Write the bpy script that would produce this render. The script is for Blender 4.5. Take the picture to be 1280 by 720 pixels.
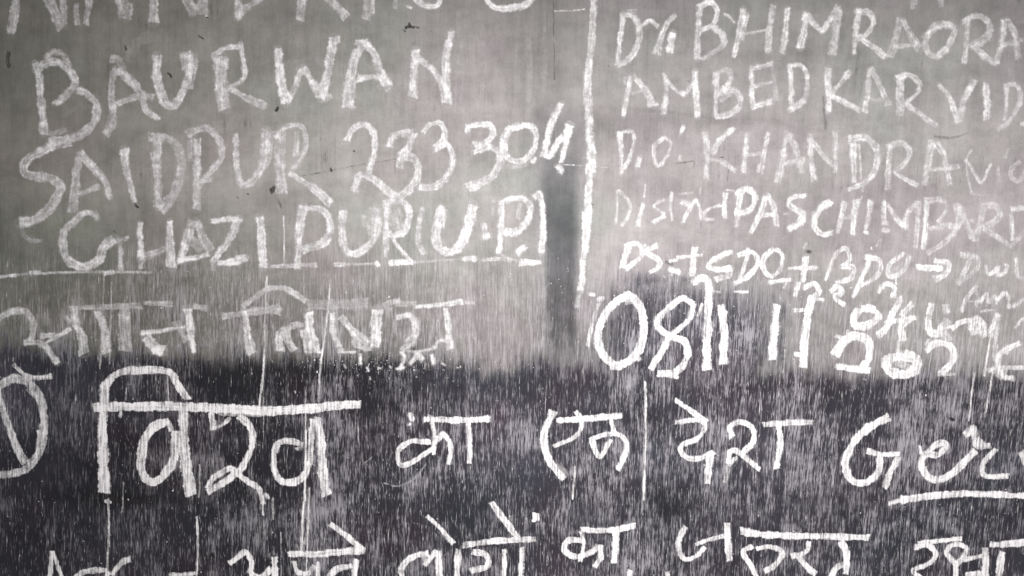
import bpy, math, random
import numpy as np

for o in list(bpy.data.objects):
    bpy.data.objects.remove(o)
scene = bpy.context.scene
COL = scene.collection
MM = 0.001                       # one unit of the drawing = one millimetre on the board (1280 x 720 in view)

# ------------------------------------------------------------------ camera, light, exposure
cam_data = bpy.data.cameras.new('camera')
cam = bpy.data.objects.new('camera', cam_data)
COL.objects.link(cam)
cam.location = (0.0, -1.25, 0.0)
cam.rotation_euler = (math.radians(90), 0, 0)
cam_data.sensor_width = 36.0
cam_data.lens = 36.0 * 1.25 / 1.28
cam_data.clip_start = 0.01
cam_data.clip_end = 50
scene.camera = cam

world = bpy.data.worlds.new('World')
scene.world = world
world.use_nodes = True
bg = world.node_tree.nodes['Background']
bg.inputs[0].default_value = (0.93, 0.96, 1.0, 1)
bg.inputs[1].default_value = 0.10

lamp_data = bpy.data.lights.new('lamp', 'AREA')
lamp_data.shape = 'DISK'
lamp_data.size = 0.30
lamp_data.energy = 18.5
lamp_data.color = (1.0, 0.975, 0.965)
lamp = bpy.data.objects.new('lamp', lamp_data)
COL.objects.link(lamp)
lamp.location = (0.19, -1.12, -0.05)
lamp.rotation_euler = (math.radians(90), 0, 0)

scene.view_settings.view_transform = 'Standard'
scene.view_settings.look = 'None'
scene.view_settings.exposure = 0.0
scene.view_settings.gamma = 1.0
scene.render.engine = 'CYCLES'
scene.cycles.transparent_max_bounces = 32

rng = np.random.default_rng(7)

def wx(px): return (np.asarray(px) - 640.0) * MM
def wz(py): return (360.0 - np.asarray(py)) * MM

# ------------------------------------------------------------------ node helpers
class NT:
    def __init__(s, name):
        s.m = bpy.data.materials.new(name); s.m.use_nodes = True
        s.t = s.m.node_tree; s.t.nodes.clear()
    def n(s, ty, **kw):
        nd = s.t.nodes.new(ty)
        for k, v in kw.items(): setattr(nd, k, v)
        return nd
    def link(s, a, b): s.t.links.new(a, b)
    def put(s, sock, v):
        if isinstance(v, bpy.types.NodeSocket): s.link(v, sock)
        else: sock.default_value = v
    def math(s, op, a, b=0.0, c=0.0, clamp=False):
        nd = s.n('ShaderNodeMath', operation=op, use_clamp=clamp)
        s.put(nd.inputs[0], a); s.put(nd.inputs[1], b); s.put(nd.inputs[2], c)
        return nd.outputs[0]
    def attr(s, name):
        return s.n('ShaderNodeAttribute', attribute_name=name)
    def mix(s, f, a, b, blend='MIX'):
        nd = s.n('ShaderNodeMix', data_type='RGBA', blend_type=blend)
        s.put(nd.inputs[0], f); s.put(nd.inputs[6], a); s.put(nd.inputs[7], b)
        return nd.outputs[2]
    def sstep(s, v, a, b, lo=0.0, hi=1.0):
        nd = s.n('ShaderNodeMapRange', interpolation_type='SMOOTHSTEP')
        s.put(nd.inputs[0], v); s.put(nd.inputs[1], a); s.put(nd.inputs[2], b)
        s.put(nd.inputs[3], lo); s.put(nd.inputs[4], hi)
        return nd.outputs[0]
    def pos(s):
        return s.n('ShaderNodeNewGeometry').outputs['Position']
    def noise(s, vec, scale, detail=2.0, rough=0.5, off=0.0):
        """noise of world position scaled per axis"""
        mp = s.n('ShaderNodeVectorMath', operation='MULTIPLY')
        s.put(mp.inputs[0], vec); mp.inputs[1].default_value = scale
        ad = s.n('ShaderNodeVectorMath', operation='ADD')
        s.link(mp.outputs[0], ad.inputs[0]); ad.inputs[1].default_value = (off, off * 1.7, off * .3)
        nd = s.n('ShaderNodeTexNoise')
        nd.inputs['Scale'].default_value = 1.0
        nd.inputs['Detail'].default_value = detail
        nd.inputs['Roughness'].default_value = rough
        s.link(ad.outputs[0], nd.inputs['Vector'])
        return nd.outputs['Fac']

def brushed(nt):
    """position sheared so that the brush marks lean a little to the right of the board"""
    p = nt.pos()
    sp = nt.n('ShaderNodeSeparateXYZ'); nt.link(p, sp.inputs[0])
    lean = nt.math('MULTIPLY', nt.math('MAXIMUM', nt.math('ADD', sp.outputs[0], 0.05), 0.0), 0.16)
    sh = nt.math('MULTIPLY', lean, sp.outputs[2])
    wob = nt.math('MULTIPLY', nt.math('SUBTRACT', nt.noise(p, (6, 6, 3), 2, .5, 3.3), 0.5), 0.006)
    x = nt.math('ADD', nt.math('SUBTRACT', sp.outputs[0], sh), wob)
    cb = nt.n('ShaderNodeCombineXYZ')
    nt.link(x, cb.inputs[0]); nt.link(sp.outputs[1], cb.inputs[1]); nt.link(sp.outputs[2], cb.inputs[2])
    return p, cb.outputs[0]

# ------------------------------------------------------------------ materials
def make_board_material():
    nt = NT('painted_board')
    p, q = brushed(nt)
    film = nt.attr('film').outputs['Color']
    bare = nt.attr('bare').outputs['Color']
    dark = nt.attr('dark').outputs['Fac']
    strk = nt.attr('streak').outputs['Fac']
    hair = nt.noise(q, (560, 1, 42), 3, .62, 1.0)
    hair2 = nt.noise(q, (230, 1, 14), 3, .65, 9.0)
    wide = nt.noise(q, (70, 1, 6), 3, .6, 5.0)
    hairf = nt.noise(q, (1000, 1, 130), 2, .6, 15.0)
    cloud = nt.noise(p, (13, 13, 17), 4, .6, 41.0)
    # wiped dust film: cloudy, with broad wiping marks and grain
    c1 = nt.noise(p, (9, 9, 13), 5, .6, 2.0)
    c2 = nt.noise(p, (45, 45, 60), 4, .65, 7.0)
    c3 = nt.noise(p, (420, 420, 420), 3, .7, 4.0)
    v = nt.math('ADD', nt.math('MULTIPLY', nt.math('SUBTRACT', c1, .5), .62), 1.0)
    v = nt.math('ADD', v, nt.math('MULTIPLY', nt.math('SUBTRACT', c2, .5), .50))
    v = nt.math('ADD', v, nt.math('MULTIPLY', nt.math('SUBTRACT', c3, .5), .30))
    v = nt.math('ADD', v, nt.math('MULTIPLY', nt.math('SUBTRACT', wide, .5), .42))
    v = nt.math('ADD', v, nt.math('MULTIPLY', nt.math('SUBTRACT', hair, .5), nt.math('ADD', nt.math('MULTIPLY', strk, 2.2), .10)))
    c4 = nt.noise(p, (26, 26, 20), 6, .72, 51.0)
    v = nt.math('ADD', v, nt.math('MULTIPLY', nt.math('SUBTRACT', c4, .5), .75))
    c6 = nt.noise(p, (14, 14, 90), 4, .7, 71.0)
    v = nt.math('ADD', v, nt.math('MULTIPLY', nt.math('SUBTRACT', c6, .5), .12))
    c7 = nt.noise(q, (300, 1, 9), 4, .7, 81.0)
    v = nt.math('ADD', v, nt.math('MULTIPLY', nt.math('SUBTRACT', c7, .5), .16))
    c5 = nt.noise(p, (170, 170, 120), 3, .6, 61.0)
    v = nt.math('SUBTRACT', v, nt.math('MULTIPLY', nt.sstep(c5, .66, .80), .16))
    v = nt.math('ADD', v, nt.math('MULTIPLY', nt.sstep(c5, .34, .22), .14))
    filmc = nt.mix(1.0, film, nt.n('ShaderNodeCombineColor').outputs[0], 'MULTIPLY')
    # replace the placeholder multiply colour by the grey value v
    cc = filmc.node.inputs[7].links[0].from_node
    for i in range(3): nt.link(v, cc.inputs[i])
    # slight green and violet patches in the film
    hue = nt.noise(p, (5, 5, 7), 3, .55, 12.0)
    filmc = nt.mix(nt.sstep(hue, .50, .66), filmc, nt.mix(1.0, filmc, (.945, 1.0, .965, 1), 'MULTIPLY'))
    filmc = nt.mix(nt.sstep(hue, .48, .34), filmc, nt.mix(1.0, filmc, (1.02, .98, 1.01, 1), 'MULTIPLY'))
    # black paint under it
    d1 = nt.noise(p, (14, 14, 14), 5, .65, 21.0)
    dv = nt.math('ADD', .25, nt.math('MULTIPLY', d1, 1.5))
    barec = nt.mix(1.0, bare, nt.n('ShaderNodeCombineColor').outputs[0], 'MULTIPLY')
    cc = barec.node.inputs[7].links[0].from_node
    for i in range(3): nt.link(dv, cc.inputs[i])
    hue2 = nt.noise(p, (8, 8, 8), 3, .6, 31.0)
    barec = nt.mix(nt.sstep(hue2, .52, .68), barec, nt.mix(1.0, barec, (1.18, .93, .99, 1), 'MULTIPLY'))
    barec = nt.mix(nt.sstep(hue2, .48, .34), barec, nt.mix(1.0, barec, (.90, 1.04, 1.04, 1), 'MULTIPLY'))
    # where the film stops: torn along the brush marks
    e = nt.math('ADD', dark, nt.math('MULTIPLY', nt.math('SUBTRACT', hair2, .5), .9))
    e = nt.math('ADD', e, nt.math('MULTIPLY', nt.math('SUBTRACT', c2, .5), .85))
    e = nt.math('ADD', e, nt.math('MULTIPLY', nt.math('SUBTRACT', cloud, .5), .9))
    e = nt.math('ADD', e, nt.math('MULTIPLY', nt.math('SUBTRACT', hairf, .5), .5))
    base = nt.mix(nt.sstep(e, .16, .84), filmc, barec)
    # chalk caught on the ridges of the brush marks
    thr = nt.math('ADD', hair, nt.math('MULTIPLY', nt.math('SUBTRACT', hairf, .5), .7))
    thr = nt.math('ADD', thr, nt.math('MULTIPLY', nt.math('SUBTRACT', wide, .5), .5))
    thr = nt.math('ADD', thr, nt.math('MULTIPLY', nt.math('SUBTRACT', c2, .5), .45))
    thr = nt.math('ADD', thr, nt.math('MULTIPLY', nt.math('SUBTRACT', cloud, .5), .75))
    ridge = nt.sstep(thr, .43, .84)
    ridge = nt.math('MULTIPLY', ridge, strk, clamp=True)
    base = nt.mix(nt.math('MULTIPLY', ridge, .74), base, (.64, .61, .66, 1))
    # grooves
    groove = nt.sstep(nt.math('ADD', hair2, nt.math('MULTIPLY', nt.math('SUBTRACT', hairf, .5), .6)), .42, .20)
    base = nt.mix(nt.math('MULTIPLY', groove, nt.math('MULTIPLY', strk, .42)), base, (.012, .011, .014, 1))
    bs = nt.n('ShaderNodeBsdfPrincipled')
    nt.link(base, bs.inputs['Base Color'])
    bs.inputs['Roughness'].default_value = .82
    bs.inputs['Specular IOR Level'].default_value = .25
    h = nt.math('ADD', nt.math('MULTIPLY', c4, 2.5), nt.math('MULTIPLY', hair, nt.math('ADD', strk, .10)))
    h = nt.math('ADD', h, nt.math('MULTIPLY', c3, .35))
    bp = nt.n('ShaderNodeBump'); bp.inputs['Strength'].default_value = .35; bp.inputs['Distance'].default_value = .0008
    nt.link(h, bp.inputs['Height']); nt.link(bp.outputs[0], bs.inputs['Normal'])
    out = nt.n('ShaderNodeOutputMaterial'); nt.link(bs.outputs[0], out.inputs[0])
    return nt.m

def make_chalk_material(name, color, amp=1.0):
    nt = NT(name)
    p, q = brushed(nt)
    cov = nt.attr('cover').outputs['Fac']
    soft = nt.attr('soft').outputs['Fac']
    uv = nt.attr('along').outputs['Vector']
    fine = nt.noise(p, (620, 620, 620), 3, .65, 3.0)
    lump = nt.noise(p, (150, 150, 150), 3, .6, 8.0)
    comb = nt.noise(q, (480, 1, 38), 2, .6, 1.0)
    run = nt.noise(uv, (22, 420, 1), 3, .6, 6.0)
    crisp = nt.math('SUBTRACT', 1.0, soft)
    g = nt.math('MULTIPLY', nt.math('SUBTRACT', fine, .5), nt.math('ADD', .35, nt.math('MULTIPLY', crisp, .50)))
    g = nt.math('ADD', g, nt.math('MULTIPLY', nt.math('SUBTRACT', lump, .5), nt.math('ADD', .8, nt.math('MULTIPLY', soft, .6))))
    g = nt.math('ADD', g, nt.math('MULTIPLY', nt.math('SUBTRACT', comb, .5), nt.math('ADD', .30, nt.math('MULTIPLY', crisp, 1.5))))
    g = nt.math('ADD', g, nt.math('MULTIPLY', nt.math('SUBTRACT', run, .5), .75))
    # strongest where the chalk is thin, gone where there is none
    k = nt.math('MULTIPLY', cov, nt.math('SUBTRACT', 1.52, cov))
    a = nt.math('ADD', cov, nt.math('MULTIPLY', nt.math('MULTIPLY', g, k), 1.9 * amp))
    a = nt.math('MULTIPLY', a, nt.sstep(cov, .03, .16))
    a = nt.math('MAXIMUM', nt.math('MINIMUM', a, 1.0), 0.0)
    bs = nt.n('ShaderNodeBsdfPrincipled')
    sh = nt.math('ADD', .90, nt.math('MULTIPLY', g, .35))
    cc = nt.n('ShaderNodeCombineColor')
    for i in range(3): nt.link(nt.math('MULTIPLY', sh, color[i]), cc.inputs[i])
    nt.link(cc.outputs[0], bs.inputs['Base Color'])
    bs.inputs['Roughness'].default_value = .95
    bs.inputs['Specular IOR Level'].default_value = .1
    bp = nt.n('ShaderNodeBump'); bp.inputs['Strength'].default_value = .4; bp.inputs['Distance'].default_value = .0006
    nt.link(g, bp.inputs['Height']); nt.link(bp.outputs[0], bs.inputs['Normal'])
    nt.link(a, bs.inputs['Alpha'])
    out = nt.n('ShaderNodeOutputMaterial'); nt.link(bs.outputs[0], out.inputs[0])
    return nt.m

M_BOARD = make_board_material()
M_CHALK = make_chalk_material('white_chalk', (.90, .875, .885))
M_DARK = make_chalk_material('bare_black_spot', (.035, .032, .033), .8)

# ------------------------------------------------------------------ the board
def interp_grid(xs, ys, tab, X, Y):
    tab = np.asarray(tab, float)
    rows = np.stack([np.interp(X[0], xs, r) for r in tab])        # X varies along columns
    out = np.empty_like(X)
    for j in range(X.shape[1]):
        out[:, j] = np.interp(Y[:, j], ys, rows[:, j])
    return out

def smooth(t): t = np.clip(t, 0, 1); return t * t * (3 - 2 * t)
def blob(X, Y, cx, cy, rx, ry, pw=1.0):
    return np.exp(-(((X - cx) / rx) ** 2 + ((Y - cy) / ry) ** 2) ** pw)
def box(X, Y, x0, x1, y0, y1, sx, sy):
    return (smooth((X - x0) / sx + .5) * smooth((x1 - X) / sx + .5) *
            smooth((Y - y0) / sy + .5) * smooth((y1 - Y) / sy + .5))

def fields(X, Y):
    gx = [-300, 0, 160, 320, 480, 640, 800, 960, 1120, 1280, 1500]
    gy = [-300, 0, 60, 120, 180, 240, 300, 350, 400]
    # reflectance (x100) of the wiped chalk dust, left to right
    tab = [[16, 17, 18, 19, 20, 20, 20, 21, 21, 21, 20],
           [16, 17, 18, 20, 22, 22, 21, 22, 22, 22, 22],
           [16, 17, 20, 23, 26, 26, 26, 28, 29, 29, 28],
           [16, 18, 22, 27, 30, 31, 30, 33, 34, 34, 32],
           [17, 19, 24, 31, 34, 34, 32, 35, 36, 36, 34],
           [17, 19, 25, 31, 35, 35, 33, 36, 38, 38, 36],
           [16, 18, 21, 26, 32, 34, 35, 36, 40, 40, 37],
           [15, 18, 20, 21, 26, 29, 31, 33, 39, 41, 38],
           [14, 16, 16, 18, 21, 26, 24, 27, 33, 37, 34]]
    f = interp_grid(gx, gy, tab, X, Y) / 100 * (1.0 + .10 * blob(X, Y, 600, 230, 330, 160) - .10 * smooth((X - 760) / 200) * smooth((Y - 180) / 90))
    # film goes further down here and there
    by = np.interp(X, [-400, 0, 70, 130, 200, 290, 340, 420, 480, 560, 620, 680, 735, 770, 860, 960, 1010, 1060, 1150, 1280, 1700],
                   [425, 430, 440, 436, 442, 446, 440, 446, 440, 448, 462, 446, 452, 470, 468, 462, 462, 468, 468, 470, 470])
    dark = .5 + np.where(Y < by, (Y - by) / 74.0, (Y - by) / 42.0)
    # blue-black patch behind the date
    patch = box(X, Y, 748, 965, 360, 520, 90, 70)
    patch = np.maximum(patch, .72 * box(X, Y, 775, 872, 340, 500, 36, 26))
    patch = np.maximum(patch, .8 * box(X, Y, 966, 984, 375, 470, 10, 30))
    dark = np.maximum(dark, .02 + .74 * patch)
    # wet wiped strip left of the ruled line
    strip = box(X, Y, 681 + (Y - 300) * .02, 721, 225, 448, 10, 130)
    strip2 = box(X, Y, 664, 730, 150, 320, 34, 120)
    f = f * (1 - (.57 + .14 * smooth((Y - 300) / 120)) * strip) * (1 - .26 * strip2)
    dark = dark * (1 - .5 * strip)
    dark = np.clip(dark, -.4, 1.4)
    for cx, cy, rx, ry, a in [(60, 360, 150, 40, -.12), (205, 350, 60, 22, -.18), (255, 395, 90, 26, -.12), (340, 240, 30, 14, -.15),
                              (330, 255, 70, 20, -.08), (600, 195, 18, 8, -.12), (940, 190, 60, 25, .06), (1140, 100, 70, 30, -.10),
                              (1010, 65, 40, 16, -.12), (760, 160, 60, 22, -.14), (690, 60, 30, 90, -.12), (820, 235, 90, 14, -.10),
                              (900, 150, 120, 10, -.12), (1070, 240, 120, 10, -.08), (730, 240, 18, 50, .1), (575, 60, 70, 80, .05),
                              (960, 330, 60, 20, -.13), (1210, 250, 70, 30, .05), (30, 90, 50, 60, -.10), (640, 420, 60, 30, .08),
                              (985, 305, 60, 18, -.16), (1060, 380, 60, 30, .05), (180, 60, 90, 20, .1), (0, 280, 25, 60, -.12)]:
        f = f * (1 + a * blob(X, Y, cx, cy, rx, ry) * 1.3)
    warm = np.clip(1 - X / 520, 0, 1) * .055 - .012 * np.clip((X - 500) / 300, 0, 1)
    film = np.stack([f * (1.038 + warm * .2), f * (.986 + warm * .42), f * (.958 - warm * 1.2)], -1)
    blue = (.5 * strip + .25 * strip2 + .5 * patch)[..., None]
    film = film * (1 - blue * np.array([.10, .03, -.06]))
    # bare board below: almost black just under the edge, greyer with rubbed chalk further down and to the right
    gx2 = [-300, 0, 160, 320, 480, 640, 800, 960, 1120, 1280, 1500]
    gy2 = [440, 480, 520, 570, 620, 670, 720, 1000]
    tb = [[80, 75, 30, 22, 26, 62, 60, 58, 55, 50, 50],
          [90, 85, 30, 20, 24, 60, 48, 50, 48, 44, 44],
          [70, 65, 38, 26, 32, 68, 55, 58, 52, 52, 50],
          [42, 40, 28, 26, 42, 62, 60, 60, 56, 58, 55],
          [36, 36, 24, 28, 40, 50, 48, 44, 46, 52, 50],
          [36, 40, 34, 32, 36, 44, 44, 44, 42, 48, 46],
          [36, 38, 34, 32, 38, 44, 46, 46, 46, 50, 48],
          [36, 38, 34, 32, 38, 44, 46, 46, 46, 50, 48]]
    b = interp_grid(gx2, gy2, tb, X, Y) / 1000
    b = b * (1 - .5 * blob(X, Y, 155, 624, 60, 8) - .4 * blob(X, Y, 835, 630, 22, 35))
    b = b * (1 + .25 * patch * smooth((470 - Y) / 30))
    bare = np.stack([b * .60, b * .565, b * .74], -1)
    # how strongly chalk sits on the brush ridges
    gy3 = [-300, 290, 325, 380, 430, 465, 500, 560, 640, 720, 1100]
    ts = [[0, 0, 0, 0, 0, 0, 0, 0, 0, 0, 0],
          [3, 3, 3, 4, 5, 5, 5, 3, 4, 2, 2],
           [16, 18, 24, 26, 30, 22, 16, 16, 20, 18, 16],
           [30, 34, 42, 46, 48, 34, 34, 32, 28, 28, 24],
           [36, 38, 50, 56, 60, 48, 56, 54, 48, 44, 40],
          [28, 28, 42, 40, 52, 60, 62, 66, 64, 62, 60],
          [30, 30, 36, 44, 58, 68, 68, 70, 68, 66, 60],
          [28, 28, 38, 44, 66, 72, 72, 74, 66, 66, 60],
          [30, 32, 36, 50, 66, 68, 72, 70, 64, 64, 60],
          [28, 32, 38, 50, 62, 64, 66, 66, 62, 62, 60],
          [28, 32, 38, 50, 62, 64, 66, 66, 62, 62, 60]]
    s = interp_grid(gx2, gy3, ts, X, Y) / 100
    s = np.maximum(s, .78 * patch)
    band = blob(X, Y, 640, 462, 200, 14) + blob(X, Y, 1100, 470, 300, 12)
    s = np.maximum(s, .7 * np.clip(band, 0, 1))
    for cx, cy, rx, ry, a in [(285, 468, 60, 22, .75), (555, 478, 45, 26, .6), (200, 622, 70, 16, .7), (835, 630, 26, 40, .6),
                              (210, 520, 40, 30, .5), (60, 600, 60, 60, .4), (470, 520, 30, 60, .5), (600, 640, 40, 20, .5),
                              (740, 640, 30, 16, .5), (1030, 630, 60, 24, .5), (1250, 470, 60, 20, .4), (680, 460, 60, 20, .4),
                              (850, 470, 70, 10, .5), (350, 600, 50, 30, .4), (900, 610, 30, 40, .3), (520, 690, 40, 30, .4)]:
        s = s * (1 - a * blob(X, Y, cx, cy, rx, ry))
    s = s * (1 - .6 * strip)
    return film, bare, dark, s

board = bpy.data.objects.new('blackboard', None)
board.location = (0, 0.0, -0.65)
COL.objects.link(board)
board['label'] = 'chalk-dusted blackboard covered in hand-written English capitals and Hindi lines, black below and grey above'
board['category'] = 'blackboard'

def attach(o, parent):
    COL.objects.link(o)
    o.parent = parent
    pw = parent
    off = np.zeros(3)
    while pw is not None:
        off += np.array(pw.location[:]); pw = pw.parent
    return off

def world_of(o):
    off = np.zeros(3)
    while o is not None:
        off += np.array(o.location[:]); o = o.parent
    return off

def build_board():
    X0, X1, Y0, Y1, st = -360, 1640, -300, 1010, 5
    xs = np.arange(X0, X1 + 1, st); ys = np.arange(Y0, Y1 + 1, st)
    X, Y = np.meshgrid(xs, ys)
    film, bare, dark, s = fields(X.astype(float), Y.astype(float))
    nx, ny = len(xs), len(ys)
    # front sheet, with a rounded-off edge ring and a back
    co = np.stack([wx(X), np.zeros_like(X, float), wz(Y)], -1).reshape(-1, 3)
    n = len(co)
    idx = np.arange(n).reshape(ny, nx)
    quads = np.stack([idx[:-1, :-1], idx[1:, :-1], idx[1:, 1:], idx[:-1, 1:]], -1).reshape(-1, 4)
    ring = np.concatenate([idx[0, :], idx[1:, -1], idx[-1, -2::-1], idx[-2:0:-1, 0]])
    back = co[ring].copy(); back[:, 1] = .018
    bi = np.arange(n, n + len(ring))
    sides = np.stack([ring, np.roll(ring, -1), np.roll(bi, -1), bi], -1)
    co = np.concatenate([co, back])
    faces = [tuple(f) for f in np.concatenate([quads, sides]).tolist()] + [tuple(bi[::1].tolist())]
    me = bpy.data.meshes.new('board_surface')
    org = world_of(board)
    me.from_pydata((co - org).tolist(), [], faces)
    def pad(a): return np.concatenate([a.reshape(n, -1), a.reshape(n, -1)[ring]])
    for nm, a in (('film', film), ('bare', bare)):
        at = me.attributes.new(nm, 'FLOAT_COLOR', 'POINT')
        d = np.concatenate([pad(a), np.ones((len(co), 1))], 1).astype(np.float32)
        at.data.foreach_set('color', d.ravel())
    for nm, a in (('dark', dark), ('streak', s)):
        at = me.attributes.new(nm, 'FLOAT', 'POINT')
        at.data.foreach_set('value', pad(a).astype(np.float32).ravel())
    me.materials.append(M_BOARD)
    o = bpy.data.objects.new('board_surface', me)
    COL.objects.link(o); o.parent = board
build_board()

# ------------------------------------------------------------------ chalk marks
def catmull(pts):
    pts = np.asarray(pts, float)
    if len(pts) == 1: pts = np.array([pts[0] - [.6, .6], pts[0] + [.6, .6]])
    if len(pts) == 2:
        n = max(2, int(np.hypot(*(pts[1] - pts[0])) / .8)); t = np.linspace(0, 1, n)[:, None]
        return pts[0] * (1 - t) + pts[1] * t
    P = np.vstack([2 * pts[0] - pts[1], pts, 2 * pts[-1] - pts[-2]])
    out = []
    for i in range(1, len(P) - 2):
        a, b, c, d = P[i - 1], P[i], P[i + 1], P[i + 2]
        n = max(2, int(np.hypot(*(c - b)) / .8))
        t = np.linspace(0, 1, n, endpoint=False)[:, None]
        out.append(.5 * ((2 * b) + (c - a) * t + (2 * a - 5 * b + 4 * c - d) * t * t + (3 * b - a - 3 * c + d) * t ** 3))
    out.append(P[-2][None])
    return np.vstack(out)

def noise1(s, period, seed):
    r = np.random.default_rng(seed)
    n = int(s.max() / period) + 3
    v = r.uniform(-1, 1, n + 1)
    return np.interp(s / period, np.arange(n + 1), v)

LAYER = [0]
def chalk_mesh(name, strokes, soft, mat, parent, lift=.00012, h=.0005):
    """one letter or mark: the drawn strokes merged into one sheet of chalk whose thickness follows the coverage"""
    halo = 3.2 * soft
    S = []
    for w, op, pts in strokes:
        c = catmull(pts)
        if soft == 0 and w > 5: w = w * .92
        seg = np.r_[0, np.cumsum(np.hypot(*np.diff(c, axis=0).T))]
        LAYER[0] += 1
        sd = LAYER[0]
        j = 0.045 * w + .25
        c = c + np.stack([noise1(seg, 7, sd) * j * .7, noise1(seg, 9, sd + 999) * j * .7], -1)
        hw = w / 2 * (1 + .15 * noise1(seg, 8, sd + 5) + .10 * noise1(seg, 2.5, sd + 7))
        L = seg[-1]
        if L > 3 * w:                                   # ends run out slightly
            r_ = np.random.default_rng(sd + 3)
            tp = r_.uniform(-.14 - .14 * soft, .14 + .14 * soft)
            hw = hw * (1 + tp * (seg / L * 2 - 1))
        opv = op * (1 + .14 * noise1(seg, 16, sd + 11) + .08 * noise1(seg, 5, sd + 12))
        rag = .16 + .035 * w
        hl_ = hw + rag * noise1(seg, 1.3, sd + 21) + rag * noise1(seg, 4, sd + 22)
        hr_ = hw + rag * noise1(seg, 1.3, sd + 23) + rag * noise1(seg, 4, sd + 24)
        S.append((c, seg, hw, opv, hl_, hr_, sd))
    allp = np.vstack([s[0] for s in S]); mw = max(s[2].max() for s in S) + halo + 2
    x0, y0 = np.floor(allp.min(0) - mw); x1, y1 = np.ceil(allp.max(0) + mw)
    small = (x1 - x0) * (y1 - y0)
    st = 1.0
    xs = np.arange(x0, x1 + st, st); ys = np.arange(y0, y1 + st, st)
    X, Y = np.meshgrid(xs, ys)
    inv = np.ones(X.shape); best = np.full(X.shape, -1.0)
    U = np.zeros(X.shape); V = np.zeros(X.shape)
    for si, (c, seg, hw, opv, hl_, hr_, sd) in enumerate(S):
        m = hw.max() + halo + 2
        ix0 = max(0, int((c[:, 0].min() - m - x0) / st)); ix1 = min(len(xs), int((c[:, 0].max() + m - x0) / st) + 2)
        iy0 = max(0, int((c[:, 1].min() - m - y0) / st)); iy1 = min(len(ys), int((c[:, 1].max() + m - y0) / st) + 2)
        xx = X[iy0:iy1, ix0:ix1]; yy = Y[iy0:iy1, ix0:ix1]
        dx = xx[..., None] - c[:, 0]; dy = yy[..., None] - c[:, 1]
        d2 = dx * dx + dy * dy
        k = d2.argmin(-1)
        d = np.sqrt(np.take_along_axis(d2, k[..., None], -1)[..., 0])
        tang = np.gradient(c, axis=0); tang /= np.hypot(*tang.T)[:, None] + 1e-9
        ddx = np.take_along_axis(dx, k[..., None], -1)[..., 0]; ddy = np.take_along_axis(dy, k[..., None], -1)[..., 0]
        side = ddx * -tang[k][..., 1] + ddy * tang[k][..., 0]
        rim = 1.0 + 1.3 * soft
        hs = np.where(side > 0, hl_[k], hr_[k])
        # square, crumbly ends
        n_ = len(c) - 1
        past = np.where(k == n_, ddx * tang[n_, 0] + ddy * tang[n_, 1], np.where(k == 0, -(ddx * tang[0, 0] + ddy * tang[0, 1]), 0))
        if c.shape[0] > 6 and seg[-1] > 1.2 * hw.mean():
            rr = np.random.default_rng(sd + 31); tab_ = rr.uniform(-1, 1, 64); skew = rr.uniform(-.35, .35)
            capn = .25 * hw[k] + .5 * np.interp(side * 1.1 + 30, np.arange(64), tab_) + skew * side
            dd = np.where(past > 0, np.abs(side), d)
            endf = np.where(past > 0, smooth((capn + .5 - past) / rim + .3), 1.0)
        else:
            dd, endf = d, 1.0
        a = smooth((hs + .35 - dd) / rim) * opv[k] * endf
        hl = smooth((hs + halo - d) / (halo + 1.5)) * .20 * opv[k] if soft > 0 else 0
        a = np.clip(np.maximum(a, hl), 0, 1)
        sub = best[iy0:iy1, ix0:ix1]
        w_ = a > sub
        U[iy0:iy1, ix0:ix1][w_] = (seg[k] + si * 137.0 + LAYER[0] * 31)[w_]
        V[iy0:iy1, ix0:ix1][w_] = side[w_]
        sub[w_] = a[w_]
        inv[iy0:iy1, ix0:ix1] *= (1 - a)
    cov = np.clip(.65 * best + .35 * (1 - inv), 0, 1)
    cov[best < 0] = 0
    keep = cov > .045
    cell = keep[:-1, :-1] | keep[1:, :-1] | keep[1:, 1:] | keep[:-1, 1:]
    if not cell.any(): return None
    used = np.zeros(X.shape, bool)
    used[:-1, :-1] |= cell; used[1:, :-1] |= cell; used[1:, 1:] |= cell; used[:-1, 1:] |= cell
    idx = np.full(X.shape, -1); idx[used] = np.arange(used.sum())
    quads = np.stack([idx[:-1, :-1], idx[1:, :-1], idx[1:, 1:], idx[:-1, 1:]], -1)[cell]
    z = lift + (LAYER[0] % 29) * 4e-6 + h * cov[used]
    co = np.stack([wx(X[used]), -z, wz(Y[used])], -1)
    # origin: foot of the mark on the board
    foot = np.array([(co[:, 0].min() + co[:, 0].max()) / 2, 0, co[:, 2].min()])
    me = bpy.data.meshes.new(name)
    nq = len(quads)
    me.vertices.add(len(co)); me.vertices.foreach_set('co', (co - foot).ravel())
    me.loops.add(nq * 4); me.loops.foreach_set('vertex_index', quads.ravel().astype(np.int32))
    me.polygons.add(nq); me.polygons.foreach_set('loop_start', np.arange(0, nq * 4, 4, dtype=np.int32))
    me.update(calc_edges=True)
    a_ = me.attributes.new('cover', 'FLOAT', 'POINT'); a_.data.foreach_set('value', cov[used].astype(np.float32))
    a_ = me.attributes.new('soft', 'FLOAT', 'POINT'); a_.data.foreach_set('value', np.full(len(co), soft, np.float32))
    a_ = me.attributes.new('along', 'FLOAT_VECTOR', 'POINT')
    a_.data.foreach_set('vector', (np.stack([U[used], V[used], np.zeros(len(co))], -1) * MM).astype(np.float32).ravel())
    me.materials.append(mat)
    me.polygons.foreach_set('use_smooth', np.ones(nq, bool))
    o = bpy.data.objects.new(name, me)
    COL.objects.link(o); o.parent = parent
    o.location = tuple(foot - world_of(parent))
    return o

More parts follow.
